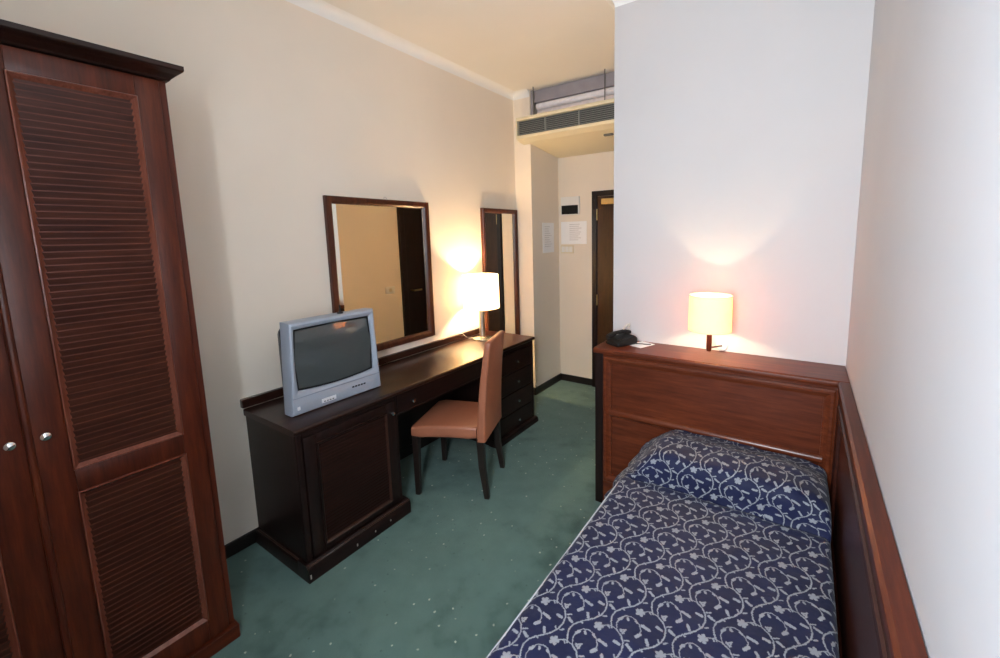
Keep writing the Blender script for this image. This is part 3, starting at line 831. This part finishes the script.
m = MB(); pts = []
for k in range(70):
    f = k / 69; a = f * 2 * math.pi * 9
    cx, cz = -.040 + .034 * math.sin(f * math.pi), .056 + .055 * math.sin(f * math.pi) ** .8
    pts.append((cx + .006 * math.cos(a), .080 - .05 * f + .006 * math.sin(a), cz + .003 * math.cos(a)))
m.tube(pts, .0026, 6); m.build('coiled_cord', M['plastic_cord'], ph, smooth=40)
m = MB(); m.tube([(.050, .060, .004), (.075, .085, .0035), (.10, .100, .0035), (.115, .118, .0035)], .0032, 8); m.build('line_cord', M['black'], ph)

ca, cbv = Vector((1.583, 2.634, 0)), Vector((1.659, 2.592, 0))
nc = MB((1.627, 2.672, HZ)).box(-.047, .047, -.062, .062, .0006, .0022, M=Matrix.Translation((1.627, 2.672, HZ)) @ Matrix.Rotation(math.radians(-22), 4, 'Z')).build('note_card', M['paper'])
tag(nc, 'white paper card lying beside the telephone on the headboard ledge', 'card')

# ------------------------------------------------------------------ air conditioner in the corridor opening
B = (.75, 3.72, 2.48)
ac = thing('air_conditioner', 'cream ceiling air conditioner with long grey grille above the corridor', 'air conditioner', B)
ax0, ax1, f0, f1 = .115, XP - .002, 3.625, 3.755
z0, z1 = 2.480, 2.662
m = MB(B)
m.box(ax0, ax1, f0, f1, z1 - .030, z1, .004).box(ax0, ax1, f0, f1, z0, z0 + .024, .004).box(ax0, ax0 + .010, f0 + .004, f1, z0 + .02, z1 - .028, .002).box(ax0 + .01, ax1, f1 - .012, f1, z0 + .02, z1 - .028)
m.build('casing', M['acream'], ac)
m = MB(B); m.box(ax0 + .010, ax1, f0 + .040, f0 + .050, z0 + .022, z1 - .028); m.build('grille_backing', M['adark'], ac)
m = MB(B); nf = 8
for k in range(nf):
    z = z0 + .026 + (z1 - z0 - .056) * (k + .5) / nf
    m.prism([(f0 + .006, z - .003), (f0 + .006, z - .0005), (f0 + .034, z + .008), (f0 + .034, z + .0055)], 'x', ax0 + .010, ax1)
for k in range(3): m.box(ax0 + .30 + k * .33, ax0 + .303 + k * .33, f0 + .010, f0 + .036, z0 + .022, z1 - .028)
m.build('grille', M['agrille'], ac)
m = MB(B); m.prism([(f0 + .004, z0 + .001), (f0 + .004, z0 - .004), (3.70, 2.452), (4.20, 2.395), (Y2 - .002, 2.388), (Y2 - .002, 2.398), (4.20, 2.405), (f1, 2.470), (f1, z0 + .001)], 'x', X1 + .003, ax1)
m.prism([(f0 + .004, z0 + .001), (f0 + .004, z0 - .004), (3.70, 2.452), (f1 - .001, 2.446), (f1 - .001, z0 + .001)], 'x', ax0, X1 + .003)
m.build('drip_tray', M['acream'], ac)
m = MB(B); m.box(.90, .98, 3.80, 3.835, 2.428, 2.441, .002); m.build('latch', M['adark'], ac)
for x in (.262, .955): MB(B).tube([(x, 3.70, z1 - .002), (x, 3.70, ZC - .001)], .0045, 8).build('hanger_rod', M['adark'], ac)
B = (.80, 4.0, 2.55)
du = thing('fan_coil_duct', 'grey metal duct in the gap above the air conditioner', 'duct', B)
MB(B).box(X1 + .003, XP - .003, 3.79, 4.27, 2.815, ZC - .002, .004).build('plenum_box', M['duct'], du)
m = MB(B); m.tube([(X1 + .05, 3.815, 2.782), (XP - .003, 3.815, 2.782)], .030, 20); m.build('pipe', M['pipe'], du, smooth=50)
MB(B).box(X1 + .004, X1 + .028, 3.77, 3.79, 2.60, ZC - .002).build('bracket', M['duct'], du)
m = MB(B); m.box(X1 + .03, XP - .003, 3.84, 3.85, 2.50, 2.815); m.build('back_sheet', M['sheet'], du)  # stands in for the lit cream wall behind the duct

# ------------------------------------------------------------------ wall fittings in the corridor
B = (.332, Y2, 1.893)
th_ = thing('wall_display', 'white box with black display screen on the corridor end wall', 'thermostat', B)
MB(B).box(.227, .437, Y2 - .030, Y2 - .0005, 1.800, 1.985, .005).build('housing', M['wplastic'], th_)
MB(B).box(.238, .428, Y2 - .034, Y2 - .0305, 1.808, 1.898, .002).build('display', M['black'], th_)
B = (.363, Y2, 1.615)
nt_ = thing('notice_sheet', 'white printed notice sheet on the corridor end wall, below the display box', 'notice', B)
MB(B).box(.215, .512, Y2 - .004, Y2 - .0005, 1.500, 1.732).build('paper', M['paper'], nt_)
grey = plain('faint_print', (.55, .54, .55), .8)
m = MB(B)
for k in range(9):
    m.box(.315, .315 + .10 + .06 * random.random(), Y2 - .0048, Y2 - .0041, 1.70 - k * .02, 1.706 - k * .02)
m.build('printed_lines', grey, nt_)
B = (.288, Y2, 1.45)
sw = thing('light_switch', 'cream light switch plate on the corridor end wall, under the notice', 'switch', B)
MB(B).box(.212, .362, Y2 - .010, Y2 - .0005, 1.402, 1.488, .003).build('plate', M['acream'], sw)
for k in range(3): MB(B).box(.222 + k * .045, .262 + k * .045, Y2 - .014, Y2 - .010, 1.415, 1.475, .002).build('rocker', M['wplastic'], sw)
B = (X1, 4.055, 1.57)
pn = thing('paper_notice', 'white paper notice in a clear sleeve on the corridor side wall', 'notice', B)
MB(B).box(X1 - .003, X1 + .004, 3.945, 4.165, 1.420, 1.722).build('paper', M['paper'], pn)
m = MB(B)
for k in range(10): m.box(X1 + .0041, X1 + .0047, 3.98, 4.06 + .07 * random.random(), 1.68 - k * .022, 1.685 - k * .022)
m.build('printed_lines', grey, pn)
B = (XP, 3.31, 1.035)
so = thing('wall_socket', 'cream socket plate on the corridor wall, seen reflected in the large mirror', 'socket', B)
MB(B).box(XP - .010, XP - .0005, 3.255, 3.375, .995, 1.075, .003).build('plate', M['wplastic'], so)
MB(B).lathe([(.020, 0), (.020, -.003), (.016, -.003), (.016, -.001), (0, -.001)], (XP - .010, 3.315, 1.035), 20, 'x').build('outlet', M['acream'], so)

# ------------------------------------------------------------------ light
def area(name, loc, rot, sx, sy, power, col):
    l = bpy.data.lights.new(name, 'AREA'); l.shape = 'RECTANGLE'; l.size = sx; l.size_y = sy; l.energy = power; l.color = col
    o = bpy.data.objects.new(name, l); COL.objects.link(o); o.location = loc; o.rotation_euler = rot
    return o
area('window_daylight', ((WX0 + WX1) / 2, YF - .13, (WZ0 + WZ1) / 2), (math.radians(90), 0, 0), WX1 - WX0, WZ1 - WZ0, 86, (.82, .91, 1.0))
w = bpy.data.worlds.new('sky'); SC.world = w; w.use_nodes = True
bg = w.node_tree.nodes['Background']; sky = w.node_tree.nodes.new('ShaderNodeTexSky')
try: sky.sky_type = 'HOSEK_WILKIE'
except Exception: pass
w.node_tree.links.new(sky.outputs[0], bg.inputs['Color']); bg.inputs['Strength'].default_value = .6
SC.view_settings.view_transform = 'Standard'
SC.view_settings.look = 'None'
SC.view_settings.exposure = 0.46
SC.cycles.max_bounces = 10
SC.cycles.diffuse_bounces = 6
